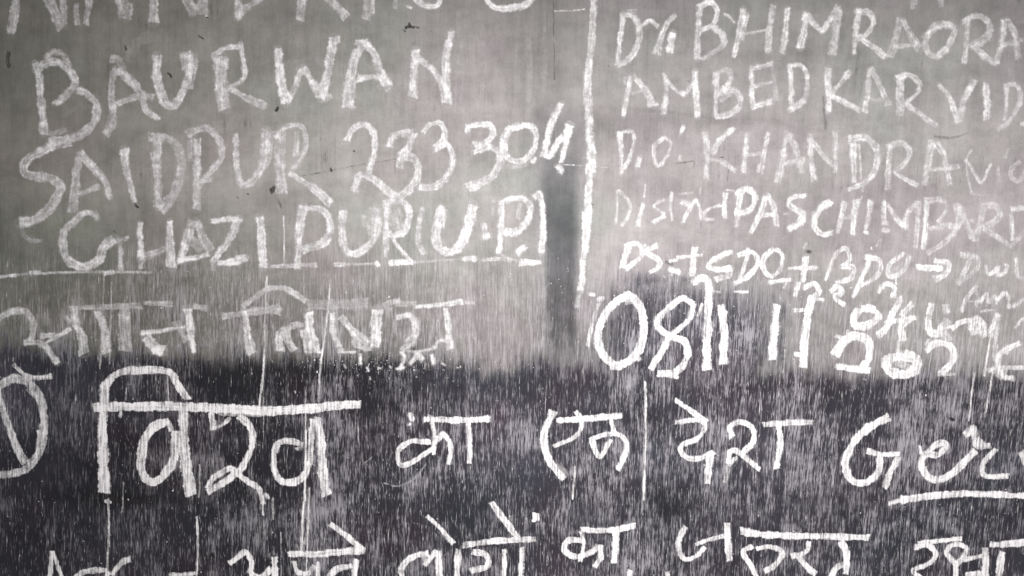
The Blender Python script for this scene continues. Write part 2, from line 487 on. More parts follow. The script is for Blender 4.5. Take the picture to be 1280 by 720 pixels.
# Each word: "W name|label|softness|strength"; "L" starts a letter; "o x y" moves the drawing origin;
# a stroke is "width opacity x,y x,y ..." with points in quarter millimetres from the origin.
INK = r'''
W chalk_word|half cut off row of faded capitals along the top left edge|1|.85
o 0 0
L
12 .6 105,-130 80,0 75,60 55,165
L
16 .45 215,-90 250,10 310,130
9 .55 312,-120 318,50 322,120
L
12 .5 465,-120 447,0 430,120
9 .35 380,20 385,125
L
18 .5 585,-120 610,0 625,85
9 .5 655,20 640,90
L
14 .62 765,-120 765,0 770,105
L
14 .45 925,-90 940,10 985,40 1020,0
5 .6 1030,-90 1032,80
14 .3 950,60 1030,40
L
10 .55 1170,-110 1190,0 1188,88
10 .5 1185,80 1240,35 1300,-10
L
12 .6 1515,-120 1510,0 1500,95
11 .5 1600,-40 1680,30 1730,85
L
11 .4 1850,-110 1840,20 1830,90
6 .65 1866,-100 1862,65
L
6 .4 1985,-90 1975,40
9 .8 2060,-50 2090,5 2140,30 2190,20 2220,-60
4 .9 2035,30 2055,40
L
9 .9 2420,-60 2440,5 2480,40 2540,42 2620,25 2670,-20
W chalk_word|large faded capitals BAURWAN, second row from the top left|1|.88
L
11 .8 178,320 198,400 205,500 220,668
11 .72 185,350 225,320 290,310 340,345 375,400 350,455 278,520
9 .42 225,295 265,262 315,270 350,330
12 .66 385,450 440,470 482,525 478,595 430,655 360,690 248,712
8 .3 250,670 330,650
L
11 .6 575,345 558,420 560,520 565,590 530,672
11 .38 555,295 590,300 620,345
11 .66 590,350 660,410 710,480 730,550 785,590
10 .6 590,518 640,498 720,480 765,485
4 .9 595,505 625,500
4 .9 775,590 795,590
L
12 .78 785,285 787,400 820,500 870,530 920,450 945,370 955,275
14 .5 925,265 935,350
11 .35 970,270 965,370 945,440
L
19 .66 1100,290 1105,400 1118,540
8 .78 1068,280 1130,240 1205,232
8 .7 1205,215 1215,300 1220,385 1150,440
10 .7 1148,440 1220,483 1325,533
6 .8 1140,450 1160,455
L
o 320 0
13 .92 110,245 122,380 150,510
9 .75 150,512 190,450 213,380 240,340
10 .7 240,340 275,400 320,490
13 .82 328,490 360,350 385,190
9 .6 350,490 378,480
6 .6 412,180 412,210
L
14 .72 545,215 492,290 472,400 458,530
9 .7 500,210 560,208
11 .78 550,220 592,270 620,350 655,425
9 .85 508,392 580,385 655,385
12 .5 640,400 665,440
L
12 .85 795,255 792,350 782,480
10 .62 808,290 880,345 920,410 950,480
12 .88 975,160 950,280 950,400 955,510
W chalk_word|faded capitals SAIDPUR at the left of the third row|1|.88
o 0 180
L
13 .66 345,-12 250,12 230,25 130,85 130,150 250,172 300,220 250,320 170,380 108,392
7 .3 108,392 110,440 150,480 210,482
L
12 .5 400,50 385,130 377,230 365,335
11 .66 400,40 460,110 520,180 550,272
9 .5 370,255 430,238 495,210
L
10 .78 620,30 630,120 652,200 672,288
L
12 .62 790,-20 785,100 790,200 790,310
13 .45 745,-35 850,-20 905,60 900,160 868,250 810,335
4 .7 755,45 760,80
L
11 .6 985,-25 985,100 985,200 985,322
9 .4 950,-20 950,80
10 .5 940,-50 1030,-80 1095,-20 1110,60 1060,130 1003,195
7 .7 1000,190 1055,180
L
11 .66 1180,-45 1180,60 1190,150 1212,203 1262,185 1300,130 1325,50 1332,-60
10 .45 1350,-60 1345,60 1320,120
L
o 320 180
15 .62 122,-55 120,80 130,242
9 .6 95,-30 160,-90 225,-85 250,-10 225,70 180,125
8 .5 205,-60 200,60
10 .82 165,145 240,190 310,240 372,297
W chalk_number|postal number 233304 with a brighter last digit|.85|.93
o 400 120
L
9 .82 135,220 160,170 215,143 260,170 275,240 265,310 240,385
10 .8 175,475 195,400 225,395 290,430 340,480 395,502
8 .75 165,470 185,400
L
8 .75 345,250 360,205 410,180 465,175
9 .45 350,200 450,190 460,230
11 .7 460,190 440,260 405,300
11 .8 400,355 405,315 455,305 485,340 485,400 450,460 400,505
L
9 .9 515,180 555,140 595,135 625,175 615,225 575,262
9 .88 575,265 630,240 660,290 655,360 610,430 550,458 500,455
L
9 .88 730,160 790,145 850,145 865,190 835,230 770,245
9 .85 735,145 740,180
11 .85 770,280 830,255 890,275 900,320 870,390 820,425 740,458
L
10 .9 1010,145 950,165 920,220 925,290 970,325 1020,320 1065,270 1080,200 1060,155 1010,145
6 .35 940,350 1000,355 1050,330
7 .95 1065,325 1075,315
L
9 1 1205,40 1160,130 1140,200 1125,280
9 1 1110,285 1150,300 1190,230 1215,200
9 1 1250,150 1225,250 1205,330
8 .85 1185,350 1205,370 1200,385
W chalk_word|capitals GHAZI PUR followed by bracketed U.P. above a broken ruled line|.9|.92
o 0 180
L
12 .62 478,350 420,345 370,390 320,440 318,520 350,590 420,615 490,582 525,510 570,478
8 .5 480,350 485,380
5 .85 350,570 385,590 430,612
8 .75 600,475 602,560 605,632
6 .4 640,470 600,480
L
9 .82 700,395 702,480 705,560
7 .5 705,560 703,622
11 .78 848,390 850,480 855,612
10 .42 715,565 790,540 850,512
L
11 .66 962,390 938,460 902,590
12 .55 988,390 1012,460 1050,530
8 .8 892,580 970,570 1042,552
14 .3 960,480 1010,520
L
8 .92 1058,385 1120,378 1192,370
10 .72 1190,375 1150,470 1062,590
10 .88 1090,597 1150,590 1230,567
7 .6 1062,590 1065,632
L
o 320 180
12 .95 20,370 27,480 35,612
L
11 .78 235,320 217,430 205,622
11 .72 240,328 300,320 352,348 372,430 340,490 232,530
5 .8 362,360 372,440
L
11 .72 435,335 430,450 450,530 500,547 570,500 608,420 605,305
12 .45 585,320 580,450
8 .6 540,360 545,410
L
9 .75 655,300 650,420 650,562
10 .86 645,300 710,280 765,330 745,430 690,455 660,450
18 .45 690,340 710,420
6 .85 670,440 700,500 750,560 780,592
L
8 .62 835,315 815,400 812,490 842,548
3 .8 835,285 836,300
L
13 .96 930,310 900,430 912,510 970,542 1030,490 1065,400 1085,310
6 .6 945,330 935,420
L
11 .9 1135,465 1165,455
8 .6 1140,400 1145,440
L
9 .9 1232,285 1225,400 1215,545
10 .92 1235,290 1280,272 1340,275 1372,320 1355,390 1300,440 1235,442
7 .6 1318,300 1310,370
5 .4 1190,280 1180,380
L
9 .92 1305,545 1350,515
L
o 640 180
8 .95 110,265 135,245 150,300 155,400
9 .95 150,330 155,440 145,540
W chalk_line|broken thin ruled underline below the postal address|.6|1
o 0 180
L
5 .75 -30,668 80,655
4 .5 80,653 300,643 560,640 760,642
7 .5 150,645 200,640
7 .5 520,650 570,640
o 320 180
6 .5 70,612 150,610 300,602
7 .75 395,603 440,602
4 .5 440,600 600,600
7 .9 600,590 612,610
8 .95 668,596 720,590 785,592
4 .4 790,590 1020,575
8 .9 1030,575 1103,572
6 .6 1130,580 1200,575 1270,580
o 640 180
5 .6 -50,560 40,590
8 .9 42,592 140,592
W chalk_word|first washed out Hindi word, cut by the left edge above the black band|.8|.86
o 0 360
L
10 .58 -60,230 0,150 60,118 130,122 165,180 160,250 128,275
8 .7 125,278 200,275 245,315 285,375
8 .5 205,240 270,235
6 .68 200,290 265,255 350,205
6 .5 325,145 350,170
L
12 .66 368,95 385,180 408,240 420,322
8 .45 375,100 500,95 705,88
12 .78 488,118 520,200 532,320
15 .42 620,112 618,200 625,305
6 .5 640,120 645,240
L
8 .4 720,75 860,80
6 .8 708,225 800,215 930,195
15 .85 735,250 790,315
13 .8 760,310 810,315
10 .88 940,110 950,200 972,322
9 .35 970,90 1030,100
10 .3 880,170 930,260
L
9 .45 1118,140 1200,130 1290,118
11 .88 1222,115 1235,220 1258,325
W chalk_word|second washed out Hindi word, half dissolved by drips, above the black band|.8|.86
o 160 330
L
8 .58 575,215 630,170 700,125 770,120 830,145 885,185
11 .4 570,240 700,230 760,215
10 .4 730,230 760,240
9 .66 760,430 760,350 820,310 880,305
11 .6 790,320 800,380 830,430
14 .85 900,250 910,330 935,440
10 .6 880,330 900,440
L
14 .28 900,200 1050,205 1190,195
9 .75 1020,250 1025,340 1065,440
12 .66 1065,265 1120,330 1190,400
16 .5 1150,390 1190,400
4 .85 1065,440 1140,440
14 .9 1245,235 1238,320 1238,410
5 .95 1162,450 1160,500
L
o 320 360
8 .55 660,110 650,80 720,65
8 .5 700,80 800,75
7 .9 800,95 900,85 1030,70
6 .4 1050,70 1090,75
9 .72 705,148 770,135 790,190 772,260 730,310
5 .55 805,150 810,220 780,290
6 .85 725,320 742,345 720,405
5 .6 740,310 800,320 880,305
6 .85 890,300 915,265 940,262
9 .9 950,105 962,200 970,300
7 .8 770,380 810,335 835,360
6 .9 880,335 890,380
3 .9 930,375 945,385
4 .9 555,400 562,412
3 .9 440,385 448,398
3 .9 610,398 620,402
3 .9 668,390 675,402
4 .9 700,405 740,400
3 .7 570,445 572,455
W chalk_line|long upright chalk rule dividing the board into two columns|.8|.94
o 640 0
L
10 .62 415,-160 410,-20 405,100 398,220 382,330
11 .72 384,300 380,400 382,500 385,600 390,720
5 .5 365,360 360,520
12 .95 388,680 396,770 392,860
11 .95 391,830 385,950 378,1080
11 .95 378,1060 370,1180 355,1320
9 .9 352,1300 350,1400 340,1450
9 .4 342,1440 325,1540
W chalk_word|title and name in capitals, top row of the right column|1|.88
L
8 .7 558,70 538,200 528,322
9 .66 555,72 615,90 637,180 600,280 528,328
8 .4 580,60 620,60
L
6 .75 642,132 690,105 730,130
8 .66 815,75 780,110 752,170 710,268
7 .55 755,160 735,272
10 .92 802,168 787,258
L
9 .68 940,40 930,150 925,292
8 .75 935,35 990,12 1025,55 1005,120 945,152
9 .66 1005,130 1058,185 1040,240 950,297
5 .85 1062,70 1085,80 1112,112
L
9 .66 1158,50 1140,150 1108,285
9 .5 1170,60 1150,200
5 .55 1165,170 1270,150
9 .6 1305,30 1290,130 1280,260
L
o 960 0
9 .7 98,42 88,150 72,262
L
10 .68 188,65 180,150 160,235
9 .62 190,72 230,120 270,158
9 .62 270,158 310,100 350,30
11 .55 350,50 338,150 322,270
L
8 .68 450,60 440,160 430,268
8 .68 445,60 500,60 527,110 495,170 450,192
8 .75 460,190 520,230 582,282
L
10 .52 660,95 640,190 612,282
10 .6 675,100 710,170 752,240
7 .52 640,235 735,222
L
9 .62 850,132 800,175 790,240 832,285 885,250 928,170 905,125 850,132
9 .4 775,190 850,120 930,140
L
9 .6 1000,100 992,200 982,312
10 .62 972,110 1045,78 1105,120 1095,185 1020,232
10 .58 1028,232 1080,280 1135,318
L
9 .64 1180,105 1168,200 1142,315
9 .62 1190,100 1232,170 1252,292
8 .55 1160,228 1240,212
6 .4 1260,200 1290,200
L
9 .4 745,-60 722,40
L
9 .35 855,-60 866,30
W chalk_word|capitals ending in VID at the frame edge, second row of the right column|1|.86
o 640 0
L
8 .82 595,380 575,470 555,580
9 .68 600,375 650,430 685,480 700,522
7 .5 690,520 730,522
6 .42 600,468 650,450
5 .5 565,385 560,420
L
8 .72 762,370 772,460 758,568
7 .85 775,400 820,450 860,472
7 .72 860,472 890,440 922,390
9 .88 912,360 920,470 928,582
L
8 .66 1020,370 1020,470 1015,575
8 .7 1025,368 1080,352 1092,400 1055,455
9 .66 1030,470 1115,450 1140,520 1085,570 1015,582
8 .55 1045,505 1090,468
L
8 .82 1195,330 1198,430 1205,535
8 .62 1205,340 1300,318
6 .6 1210,430 1300,410
8 .85 1200,535 1300,505
8 .25 1300,320 1320,500
L
o 960 0
8 .9 112,330 115,440 118,552
8 .74 98,330 168,330 197,400 180,500 108,552
L
9 .8 298,345 300,450 305,562
8 .7 410,358 360,420 300,482
9 .75 318,480 380,510 455,552
L
9 .64 505,350 500,450 483,558
9 .58 515,345 560,430 605,522
9 .35 520,505 590,500
L
11 .62 660,400 660,480 660,572
8 .68 648,390 710,375 758,420 740,470 690,512
8 .74 690,520 760,570 840,628
L
8 .75 855,425 910,490 945,605
10 .75 1035,402 990,480 952,600
6 .8 942,605 955,605
L
10 .85 1088,418 1095,500 1095,592
L
7 .7 1192,420 1190,520 1182,600
8 .62 1190,420 1250,435 1255,520 1205,605 1150,648
8 .7 1270,620 1290,615
W chalk_word|abbreviation P.O. then capitals KHANDRA, third row of the right column|.9|.92
o 580 120
L
7 .8 778,190 785,290 785,388
6 .7 768,185 840,180 848,240 825,320 790,380
L
8 .92 876,312 864,350
L
6 .7 1000,205 952,250 952,320 972,352 1010,310 1032,240 1000,205
L
6 .85 1096,155 1080,195
5 .5 1082,298 1075,322
L
o 640 180
9 .6 965,-60 975,60 968,170
8 .66 1108,-80 1040,-20 1000,50
7 .66 1000,75 1050,90 1115,132
L
8 .8 1172,-50 1167,40 1158,142
6 .5 1170,60 1240,50
8 .66 1280,-60 1262,40 1240,142
L
o 960 180
9 .62 95,-60 75,60 48,188
9 .5 100,-50 140,30 168,142
8 .58 60,102 180,80
L
8 .64 208,-50 215,60 228,178
8 .52 215,-20 270,50 330,112
8 .6 335,-60 338,40 335,142
L
9 .66 425,-20 425,80 430,190
4 .7 455,0 462,100 465,175
9 .7 408,-25 490,-30 545,40 532,140 470,200 400,228
5 .5 485,190 470,235
L
8 .7 612,10 602,110 600,222
8 .6 600,15 660,-5 705,30 690,90 630,140
7 .66 630,142 680,170 745,205
L
9 .64 820,-15 800,90 780,202
9 .64 842,-5 880,60 908,202
7 .56 785,128 860,125 955,113
L
4 .72 1020,30 992,75 998,170 1018,242
5 .7 1000,90 1040,160 1070,190 1115,95
L
5 .55 1150,110 1155,188
5 .45 1202,25 1188,70
L
7 .55 1260,85 1215,130 1220,172 1262,180 1300,120
4 .3 1010,250 1100,258
W chalk_word|word District in thin strokes running into capitals, fourth row of the right column|.75|.96
o 760 220
L
4 .62 45,65 45,150 38,245
6 .75 50,72 100,120 108,180 70,248
L
4 .8 187,40 180,105
7 .92 175,140 160,190 150,252
L
5 .8 282,118 228,150 282,190
7 .8 285,200 225,232
L
5 .68 320,80 312,150 320,222
L
4 .5 355,92 425,82
7 .78 370,130 412,150 395,190 372,232
L
6 .78 415,150 440,120 460,160 466,218
4 .7 462,60 460,88
L
5 .72 560,148 490,170 487,215 532,218
L
7 .85 588,85 580,150 585,208
4 .8 560,150 590,150
3 .7 590,70 632,76
L
8 .9 662,90 650,170 640,252
9 .9 645,95 690,62 735,100 715,165 648,192
L
8 .78 790,100 768,170 712,285
8 .75 798,95 830,160 845,248
7 .7 750,205 835,190
L
9 .86 988,98 922,108 905,140 972,190 960,230 905,266
3 .6 880,190 900,190
L
9 .84 1118,128 1060,165 1030,240 1068,290 1118,285
6 .5 1030,180 1025,250
L
o 960 180
8 .68 382,290 370,350 345,442
5 .5 385,370 420,360
9 .72 440,280 432,350 422,452
4 .6 470,260 455,300
L
8 .7 512,285 502,360 490,425
6 .7 485,440 495,445
L
8 .78 578,285 578,360 585,400
7 .6 580,430 595,430
7 .68 595,300 640,370 680,410
8 .62 750,290 700,345 685,420
9 .5 748,290 745,400 738,515
8 .35 700,430 700,480
L
8 .78 792,290 788,400 778,522
8 .52 790,285 860,278 895,320 850,390
8 .78 805,425 910,405
8 .5 905,410 940,420 885,490 798,548
L
9 .62 942,300 955,380 925,460
9 .58 952,300 980,370 1018,470
6 .5 940,400 1025,383
L
9 .52 1085,310 1060,390 1035,482
9 .56 1060,310 1140,310 1155,365 1080,418
8 .58 1080,420 1140,460 1218,512
10 .25 1080,400 1120,440
L
7 .66 1220,320 1218,400 1225,480
7 .66 1215,325 1290,325 1310,400 1225,502
W chalk_word|small line of initials DS + SDO + BDO with an arrow, fifth row of the right column|.5|1.05
o 760 220
L
8 .92 108,342 85,400 70,458
7 .9 85,350 150,338 168,395 130,432 90,462
6 .8 160,350 190,345
L
8 .88 245,350 190,378 250,418 258,450 210,482
6 .6 195,350 200,390
L
5 .7 308,425 345,420
7 .85 305,465 355,482
L
5 .85 348,408 470,395
8 .95 432,358 425,430 420,500
L
8 .92 622,378 560,400 500,450 560,467 612,462
8 .85 605,470 600,498 540,518
L
6 .9 702,365 682,450 650,532
7 .92 648,395 720,380 748,430 712,490 635,540
L
7 .88 825,365 780,410 775,460 810,500 858,472 872,400 840,365
L
6 .92 808,532 860,525 910,518
4 .5 900,520 880,560
L
6 .85 902,462 1045,458
8 .85 988,408 982,460 975,528
L
o 960 300
6 .66 348,55 320,110 288,202
6 .78 350,58 388,42 408,100 370,132
7 .7 370,135 425,140 412,190 340,212
L
7 .85 510,78 500,120 460,210 425,285
7 .78 488,85 555,98 560,150 520,200 465,225
L
7 .7 685,65 612,118 602,168 630,182 685,140 705,80
8 .25 640,150 670,110
L
9 .92 745,136 870,142
8 .68 835,102 905,118 885,170 835,195
10 .35 880,120 890,160
L
7 .66 1015,80 985,150 948,218
7 .6 965,75 1040,85 1045,140 955,215
L
6 .78 1090,128 1105,172 1150,140
6 .75 1150,135 1155,178 1195,145 1190,120
L
6 .75 1240,95 1250,182 1300,188
4 .65 190,15 175,42
4 .5 565,-5 540,30
3 .7 516,40 519,50
W chalk_number|row of small scribbled figures squeezed under the initials|.4|1.05
L
6 .92 152,212 135,282
L
7 .9 182,238 230,218 255,255 230,285
6 .7 225,288 275,300
L
7 .9 315,258 348,232 368,265 335,285 378,322
L
7 .9 552,262 585,218 632,238 622,285
4 .6 640,190 638,220
L
4 .7 -130,265 -100,258
4 .8 -168,258 -105,260
4 .5 -310,252 -240,262
W chalk_number|two stacked figures 04 with a wavy word beside them at the right edge|.2|1
L
10 .95 455,348 425,400 452,432 512,420 552,380 515,342 470,345
L
9 .95 655,285 655,310 620,370 590,440 552,478
7 .85 590,412 735,388
8 .85 720,322 670,375
10 .9 695,400 665,440 678,500
4 .55 655,500 650,565
L
9 .95 818,322 800,400 812,462 852,466
L
10 .62 885,328 892,360
10 .5 895,400 868,440 902,500
5 .7 850,440 930,430
L
7 .85 922,442 960,412 1005,402
12 .72 1005,420 1050,400 1072,440 1012,455
10 .5 1070,475 1120,465
7 .72 1065,482 1115,445 1145,375
7 .66 1155,375 1142,470 1130,600
L
5 .75 1235,440 1265,400 1300,395
W chalk_word|faint cursive word beginning with A, under the arrow at the right edge|.4|1.15
L
6 .66 965,352 1000,280 1045,232
6 .62 1032,238 1052,290 1040,330
4 .6 1000,310 1060,305
L
5 .66 1060,312 1092,268 1102,310 1135,275 1142,320
L
6 .66 1142,300 1192,265 1205,340
4 .5 1065,355 1135,350
L
6 .55 1222,335 1300,280
W chalk_number|large white date figures 08 and strokes 11 on the blue-black patch|0|1
o 730 300
L
11 1 222,275 150,318 92,400 70,500 98,580 150,622
11 1 222,272 272,320 297,400 292,500 252,580 200,618 135,636
8 .6 210,310 260,300
7 .7 250,560 280,600
L
9 1 545,322 492,293 410,350 363,420 428,480 505,510 515,590 460,660 370,668
8 .98 548,322 522,400 430,482 398,540 335,645
8 .6 490,500 520,540
4 .9 370,672 470,688
L
11 1 545,218 585,192 622,220 620,350 615,500 615,642
4 .5 590,320 570,380
L
11 1 688,330 700,450 695,560 705,612
13 1 680,600 712,600
L
11 1 965,328 952,450 940,592
L
11 1 1140,285 1110,420 1095,632
5 .75 1048,352 1100,348
6 .9 1055,570 1085,575
L
5 .55 90,290 62,350 30,470 20,530
6 .8 30,270 50,272
6 .8 75,295 95,290
W chalk_number|white figures 202 and a partly cut figure at the end of the date|.15|1
o 960 300
L
11 .95 335,572 388,500 450,480 502,510 505,580 470,640
9 .97 345,632 420,642 505,652
5 .6 340,480 380,490
4 .8 400,455 400,470
L
13 .97 668,572 598,600 605,650 680,672 745,640 732,590 668,572
10 .4 640,610 700,630
L
9 .94 792,550 842,515 910,532 932,580 910,625 865,668
4 .5 850,672 935,672
5 .4 800,500 790,520
L
7 .82 1255,515 1172,560 1148,620 1178,680 1225,692
6 .7 1150,630 1100,655
6 .6 1170,640 1300,638
13 .42 1125,640 1175,675
10 .4 1180,560 1200,530
W chalk_circle|chalk circle at the left edge with a short slash above it|.2|.95
o 0 360
L
10 .68 -70,560 0,490 60,455 130,465 190,530 218,620 220,700 212,780 180,850 120,910 0,935 -60,925
8 .5 150,500 195,560
7 .6 200,720 190,820 140,880
9 .66 -10,520 10,590 40,680 80,790 125,870
6 .68 68,385 120,430 180,450 255,442
9 .4 120,450 170,480
W chalk_word|largest Hindi word on the board, thick strokes hanging from a long headline|0|.93
o 100 450
L
14 .9 122,125 116,300 115,480 124,655
10 .9 128,125 175,75 260,52 440,58 480,110 535,195
L
13 .78 515,240 520,400 530,520
15 .85 528,510 540,590 558,668
12 .9 440,305 370,335 322,400 305,500 320,580 365,608 420,575 470,490 480,360
8 .5 440,310 455,350
6 .6 205,262 200,280
L
12 .97 72,236 400,232 700,240 950,255 1150,242 1300,225 1398,220
9 .4 700,262 900,270
L
9 .92 658,265 666,345
5 .66 675,340 710,325 750,290
9 .92 798,280 848,330 862,400 840,480 800,552
9 .92 637,640 672,585 750,540 770,570 700,625 640,655
8 .92 765,550 830,600 895,645 915,715
4 .8 925,670 940,690
L
9 .92 1110,422 1050,405 990,418 968,500 990,590 1050,612 1112,590 1145,520
4 .6 1080,445 1110,440
8 .66 1162,300 1158,400 1150,520
12 .82 1185,290 1205,400 1212,540 1232,672
W chalk_word|short Hindi word with a dot before its headline, right of the largest word|0|1
o 400 480
L
8 .95 452,158 460,175
4 .8 440,202 450,198
L
9 1 520,178 700,180 848,175
6 .98 560,180 570,260 568,350
7 .96 550,290 450,288 390,338 400,402 460,390 562,325
7 .96 570,300 620,252 655,320 640,400
4 .5 545,160 560,165
L
7 .98 742,200 750,290 747,392
W chalk_word|Hindi word after a tall opening curve, right of the short word with a dot|0|1
o 660 480
L
10 .96 126,142 82,250 100,370 178,470
10 .35 150,400 190,460
L
8 1 148,183 300,172 465,158
6 .9 242,138 270,190 240,260 130,312
L
6 .94 416,180 430,240
7 .97 318,272 400,250 465,260 493,320 452,428
7 .92 318,272 340,340 365,362 412,280
W chalk_word|Hindi word with a slanting stroke on top, left of the English word|0|1
L
7 1 738,82 810,130 890,185
7 .97 738,192 840,180 885,208 850,270 768,310 785,362 850,372 925,342
10 .92 912,350 902,420 895,495
L
8 .97 1020,262 1010,215 1060,190 1122,220 1122,290 1065,355
8 .97 1000,392 1010,340 1050,340 1155,425
5 .9 1005,405 1045,365
5 .5 990,410 985,490
L
8 .8 1178,205 1280,195 1420,190
8 .97 1252,200 1262,300 1243,418
W chalk_word|English letters Ger underlined by a long tapering stroke|0|1
o 960 480
L
10 .97 602,165 500,220 422,300 388,400 418,480 490,492 550,440 560,365
7 .87 498,335 560,350 655,350
9 .87 648,370 612,440 583,518
L
9 .87 790,352 850,352 892,308 855,295 785,355 768,410 810,470 880,470 950,420 1035,335
4 .7 758,310 766,345
L
9 .74 985,255 1028,220 1035,280 1050,308 1112,308
6 .6 1020,250 1080,300
7 .85 1138,325 1075,400 1088,460 1200,460
L
9 .95 1268,340 1285,400
L
5 .9 605,597 680,578
9 .96 670,580 800,560 1000,548 1320,560
W chalk_word|bottom left letters cut off by the lower edge, starting with a narrow peak|0|1
o 0 540
L
6 .85 262,598 250,720 240,800
6 .82 265,602 300,700 330,800
L
8 .82 380,735 420,700 480,692 535,690
8 .82 560,712 600,660 648,635
7 .8 540,700 520,800
L
6 .8 850,718 910,714 975,706
W chalk_word|Hindi word with a thick headline, first of the bottom row|0|1
L
8 .88 1148,655 1190,625 1230,600 1258,650 1250,705
8 .85 1250,705 1300,728 1350,690
o 320 540
9 .96 95,628 95,800
L
9 .86 162,608 300,612 400,600 542,592
7 .8 190,650 210,700 260,706 292,668
6 .8 310,650 310,800
L
8 .97 372,462 450,518 535,592
8 .82 350,745 400,690 475,668
8 .92 498,640 490,740 480,800
4 .5 250,530 245,560
W chalk_word|Hindi word with two slanting strokes above it, left of centre in the bottom row|0|1
L
6 .88 858,422 920,480 985,555
8 .93 740,760 728,680 790,622 860,608
7 .8 845,665 900,595
5 .7 840,620 850,665
9 .96 912,600 920,780
L
9 .9 1012,590 1003,780
8 .82 1035,568 1150,550 1300,540 1395,535
L
9 .97 1178,355 1250,450 1312,530
8 .88 1085,600 1150,615 1155,670 1075,695
6 .92 1242,590 1238,780
L
8 .97 1330,580 1325,780
9 1 1398,408 1400,440
W chalk_word|short Hindi word near the middle of the bottom row|0|1
o 640 540
L
5 .95 345,500 358,560 340,645
8 .88 355,545 285,540 262,590 318,622 400,600 430,568
8 .88 442,568 442,630 415,670
L
8 1 350,488 480,492 612,468
9 .92 520,505 517,580 510,652
W chalk_word|long Hindi word with a straight headline, right of centre in the bottom row|0|1
L
7 .93 868,478 830,560 858,632 910,628 962,578
6 .85 918,562 980,540 1055,520
9 .93 1075,460 1080,550 1085,640
L
9 .93 1150,497 1300,515 1500,520 1780,528
7 .88 1198,572 1155,600 1190,660 1230,740
7 .86 1225,582 1290,575 1350,600 1320,660 1265,695
L
7 .84 1485,550 1470,600 1398,622
9 .84 1430,620 1480,680 1515,705
L
9 .84 1645,550 1672,610 1670,705
8 .84 1665,655 1620,680 1585,740
W chalk_word|Hindi word at the right end of the bottom row with two separate headlines|0|1
o 960 540
L
6 .95 752,556 850,545 965,534
7 .93 738,575 800,568 838,610 800,660 728,692 775,740
L
7 .95 935,655 893,600 930,563 990,575 980,620 940,670 940,760
6 .85 960,642 1068,620
9 .97 1087,585 1085,780
8 .8 990,712 1060,706
L
9 .97 1112,562 1200,560 1320,548
9 .92 1168,600 1152,740
W chalk_mark|tops of two strokes rising from under the lower edge|0|1
o 640 540
L
8 .95 588,692 584,760
L
7 .7 775,700 780,760
'''

SCR = r'''
W scratch|thin bright upright scratches through the black band|0|.82
o 320 360
L
2.6 .85 54,-60 50,60 47,200 42,330 30,470 14,620
2 .6 45,300 38,450 36,720
L
2.6 .9 370,-40 362,80 342,250 322,400 314,570
L
2 .7 250,510 248,720
L
2.6 .75 140,-360 142,-120
o 0 540
L
2.8 .9 540,335 545,500 533,740
4 .9 530,345 550,350
L
2.8 .9 984,425 990,560 982,740
L
2.2 .66 1000,165 995,325
2 .4 617,250 613,400
o 320 540
L
3 .9 250,-10 245,280 232,460 225,620
2.4 .85 265,280 262,440 250,700
L
3.6 .92 5,270 35,325
3 .85 35,320 36,415
2 .6 40,440 40,600
4 .8 52,315 60,330
L
2.2 .7 85,330 86,435
2 .45 125,500 125,740
o 640 360
L
3 .88 666,470 668,720 664,860 658,1060
L
2.6 .75 315,890 308,980 304,1055
o 960 360
L
3 .75 1150,130 1110,270 1080,440
L
2.4 .8 1032,425 1015,560 1003,665
L
2.4 .66 1125,420 1105,520 1088,625
L
2 .6 85,310 75,450
o 640 0
L
2 .7 215,55 290,55 362,46
o 640 180
L
2.2 .7 230,102 310,106
1.8 .4 310,106 480,118
o 0 360
L
1.8 .5 520,-60 515,100 500,400
1.8 .55 560,-60 552,200 548,380
L
1.8 .6 838,440 842,570
1.6 .5 632,500 630,560
1.8 .4 365,400 380,560
o 320 540
L
1.8 .38 530,165 580,125
1.8 .42 640,255 710,270 790,235 850,160
'''

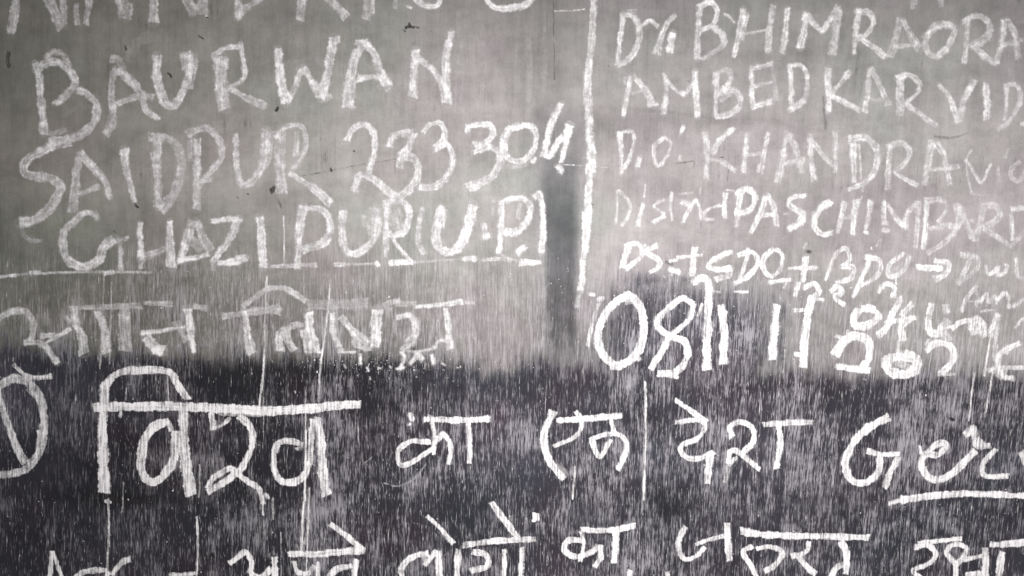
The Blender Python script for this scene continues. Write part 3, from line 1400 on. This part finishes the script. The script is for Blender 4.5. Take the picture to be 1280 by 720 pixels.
DRK = r'''
W crack|hairline cracks and panel joints showing dark in the dust|1|.75
o 400 120
L
1.8 .62 -100,400 0,385 60,372 200,345 380,315
1.5 .3 380,315 540,298 760,292 860,290
L
4 .75 52,368 58,375
o 640 0
L
2.6 .40 205,-60 208,40 210,200 212,400
1.8 .25 355,-40 362,60
L
8 .09 420,540 560,535 620,545
7 .13 620,545 850,570 1000,590 1090,595
8 .11 1090,595 1280,600 1430,640 1570,655
L
5 .26 1555,480 1562,570 1568,645
L
5 .22 2110,682 2200,690 2280,665
3 .12 1275,470 1275,640
o 640 180
L
2.4 .5 800,98 860,92 905,84
2.2 .45 1010,65 1060,68
W paint_chip|small black chips and spots where the dust film is broken|.25|.8
o 320 0
L
4 .95 745,140 770,132 790,138
4 .85 765,118 770,135
2.5 .7 790,136 815,138
3 .6 738,150 745,155
L
4.5 .9 112,540 102,552
L
2.5 .5 580,60 580,70
L
2 .6 785,215 786,220
L
2 .55 870,150 875,156
o 0 180
L
3 .85 222,150 227,182
L
2.5 .85 156,424 163,427
L
3.5 .8 676,298 682,312 692,316
L
2.5 .5 895,290 900,292
L
2.5 .6 1238,250 1242,252
L
2.5 .5 568,435 574,440
o 0 0
L
5 .5 46,262 40,300 45,335
L
2.8 .75 838,365 850,372 860,388
L
2.8 .6 628,232 632,248
L
3 .85 1032,78 1036,86
L
3 .6 995,178 1010,190
2 .8 1010,190 1015,195
L
3 .5 215,345 225,338
2 .5 262,325 265,330
o 320 180
L
8 .6 75,235 98,220
4 .3 110,280 130,320
L
3 .6 488,34 492,36
L
3 .6 375,122 377,135
L
3 .5 -95,265 -90,270
o 0 540
L
6 .75 548,325 600,345 680,342 735,348
5 .5 735,330 760,320
o 640 180
L
3 .6 385,300 402,303
L
5 .5 770,590 800,600
o 960 180
L
4 .5 190,535 215,540
o 960 480
L
4 .8 912,172 925,178
L
4 .5 930,655 940,662
o 640 0
L
2 .6 878,404 884,408
L
2 .5 480,325 486,330
'''

def parse(text):
    words, org = [], (0, 0)
    for ln in text.strip().splitlines():
        ln = ln.strip()
        if not ln: continue
        if ln[0] == 'W':
            nm, lb, sf, stg = ln[2:].split('|')
            words.append([nm, lb, float(sf), float(stg), []])
        elif ln[0] == 'o':
            org = tuple(float(v) for v in ln[2:].split())
        elif ln == 'L':
            words[-1][4].append([])
        else:
            t = ln.split()
            pts = [(org[0] + float(a.split(',')[0]) / 4, org[1] + float(a.split(',')[1]) / 4) for a in t[2:]]
            words[-1][4][-1].append((float(t[0]), min(1.0, float(t[1]) * words[-1][3]), pts))
    return words

SUB = {'chalk_word': 'letter', 'chalk_number': 'digit', 'chalk_line': None, 'chalk_circle': None, 'chalk_mark': 'stroke',
       'scratch': None, 'crack': None, 'paint_chip': None}
def write(text, mat, h):
    for nm, lb, sf, stg, letters in parse(text):
        sub = SUB[nm]
        if sub:
            allp = np.array([p for l in letters for s in l for p in s[2]])
            e = bpy.data.objects.new(nm, None); e.empty_display_size = .02
            COL.objects.link(e); e.parent = board
            foot = np.array([float(wx(allp[:, 0].mean())), 0, float(wz(allp[:, 1].max()))])
            e.location = tuple(foot - world_of(board))
            e['label'] = lb
            for l in letters:
                if l: chalk_mesh(sub, l, sf, mat, e, h=h)
        else:
            if nm in ('scratch', 'crack') or 'broken' in lb and nm == 'chalk_line':
                letters = [[s_] for l in letters for s_ in l]
            for l in letters:
                o = chalk_mesh(nm, l, sf, mat, board, h=h)
                if o is not None and nm.startswith('chalk'): o['label'] = lb
SMR = r'''
W chalk_smear|faint rubbed-out chalk left by the duster|1|.7
o 0 0
L
22 .13 300,560 420,500 520,540
L
16 .14 640,300 700,200 840,180
L
20 .12 900,560 1060,640 1200,600
L
26 .12 40,900 60,1100 160,1250
L
14 .16 1480,330 1600,300 1660,420
L
18 .14 1900,420 2080,540 2260,500
L
12 .16 2290,60 2300,300 2290,560
L
10 .16 2400,120 2410,420 2396,700
L
9 .18 2640,180 2650,420 2640,600
L
8 .16 2720,60 2726,300 2712,520
L
20 .13 2180,760 2300,900 2500,980
L
16 .14 1500,980 1640,1040 1800,1000
L
18 .12 3020,300 3200,420 3420,400
L
14 .14 3300,620 3500,700 3760,680
L
20 .13 4100,560 4300,640 4500,620
L
18 .14 3400,1180 3640,1220 3900,1200
L
22 .13 4500,1260 4760,1300 5000,1280
L
16 .16 2600,1180 2720,1260 2700,1500
L
24 .12 1300,1380 1500,1420 1700,1390
L
10 .16 2950,860 2960,1040 2950,1180
L
16 .12 600,1330 800,1370 1000,1350
L
14 .13 4700,60 4850,200 5000,180
'''
SUB['chalk_smear'] = None
write(SMR, M_CHALK, .00003)
write(INK, M_CHALK, .0005)
write(SCR, M_CHALK, .0002)
write(DRK, M_DARK, .00002)

# ------------------------------------------------------------------ crumbs and hairs of chalk caught on the brushed paint
def field_at(x, y):
    film, bare, dark, s = fields(np.array([[x]]), np.array([[y]]))
    return float(dark[0, 0]), float(s[0, 0])

def chalk_hairs(n):
    xs = rng.uniform(-60, 1340, n); ys = rng.uniform(300, 760, n)
    GX, GY = np.meshgrid(np.arange(-60, 1341, 10.0), np.arange(300, 761, 10.0))
    _, _, _, S = fields(GX, GY)
    ix = ((xs + 60) / 10).astype(int); iy = ((ys - 300) / 10).astype(int)
    s = S[iy, ix]
    clump = .5 + .5 * np.sin(xs * .031 + 2.1 * np.sin(ys * .017)) * np.sin(ys * .027 + 1.3 * np.sin(xs * .013))
    keep = rng.uniform(0, 1, n) < np.clip(s * 1.25, .02, 1) * (.25 + .75 * clump)
    xs, ys, s = xs[keep], ys[keep], s[keep]
    m = len(xs)
    L = rng.gamma(1.6, 4.2, m) + 1.5
    w = rng.uniform(.22, .46, m)
    op = np.clip(rng.beta(1.3, 4.2, m) * .68, .08, .75)
    lean = np.clip((xs - 590) * .00016, 0, .12) + rng.normal(0, .012, m)
    verts = np.zeros((m, 6, 3)); cov = np.zeros((m, 6)); al = np.zeros((m, 6, 3))
    zz = .00006 + rng.uniform(0, .00005, m)
    for k, t in enumerate((-.5, 0, .5)):
        cx = xs - lean * t * L; cy = ys + t * L
        ww = w * (1.0 if k == 1 else .35)
        for j, sg in enumerate((-1, 1)):
            v = k * 2 + j
            verts[:, v, 0] = wx(cx + sg * ww); verts[:, v, 1] = -zz; verts[:, v, 2] = wz(cy)
            cov[:, v] = op * (1 if k == 1 else .35)
            al[:, v, 0] = (t * L + xs * 7) * MM
    b = (np.arange(m) * 6)[:, None]
    q = np.concatenate([b + np.array([[0, 2, 3, 1]]), b + np.array([[2, 4, 5, 3]])]).astype(np.int32)
    me = bpy.data.meshes.new('chalk_hairs')
    org = world_of(board)
    me.vertices.add(m * 6); me.vertices.foreach_set('co', (verts.reshape(-1, 3) - org).ravel())
    me.loops.add(len(q) * 4); me.loops.foreach_set('vertex_index', q.ravel())
    me.polygons.add(len(q)); me.polygons.foreach_set('loop_start', np.arange(0, len(q) * 4, 4, dtype=np.int32))
    me.update(calc_edges=True)
    a_ = me.attributes.new('cover', 'FLOAT', 'POINT'); a_.data.foreach_set('value', cov.astype(np.float32).ravel())
    a_ = me.attributes.new('soft', 'FLOAT', 'POINT'); a_.data.foreach_set('value', np.full(m * 6, .5, np.float32))
    a_ = me.attributes.new('along', 'FLOAT_VECTOR', 'POINT'); a_.data.foreach_set('vector', al.astype(np.float32).ravel())
    me.materials.append(M_CHALK)
    o = bpy.data.objects.new('chalk_streaks', me); COL.objects.link(o); o.parent = board
    o['kind'] = 'stuff'
chalk_hairs(52000)

def crumbs(n):
    vs, fs = [], []
    org = world_of(board)
    for _ in range(n):
        if rng.uniform() < .25:
            x = rng.normal(500, 60); y = rng.normal(455, 12)
        elif rng.uniform() < .3:
            x = rng.normal(860, 90); y = rng.normal(350, 22)
        else:
            x = rng.uniform(-20, 1300); y = rng.uniform(330, 735)
        r = rng.gamma(2.0, .16) + .22
        k = 5; b = len(vs); c = np.array([float(wx(x)), 0, float(wz(y))]) - org
        for i in range(k):
            a = i / k * 2 * math.pi; rr = r * rng.uniform(.6, 1.3) * MM
            vs.append((c[0] + rr * math.cos(a), -.00004, c[2] + rr * math.sin(a) * 1.25))
        vs.append((c[0], -.00004 - r * MM * .6, c[2]))
        for i in range(k): fs.append((b + i, b + (i + 1) % k, b + k))
    me = bpy.data.meshes.new('chalk_crumbs'); me.from_pydata(vs, [], fs)
    a_ = me.attributes.new('cover', 'FLOAT', 'POINT')
    a_.data.foreach_set('value', np.repeat(rng.uniform(.3, .95, n), 6).astype(np.float32))
    me.materials.append(M_CHALK)
    o = bpy.data.objects.new('chalk_crumbs', me); COL.objects.link(o); o.parent = board
    o['kind'] = 'stuff'
crumbs(900)
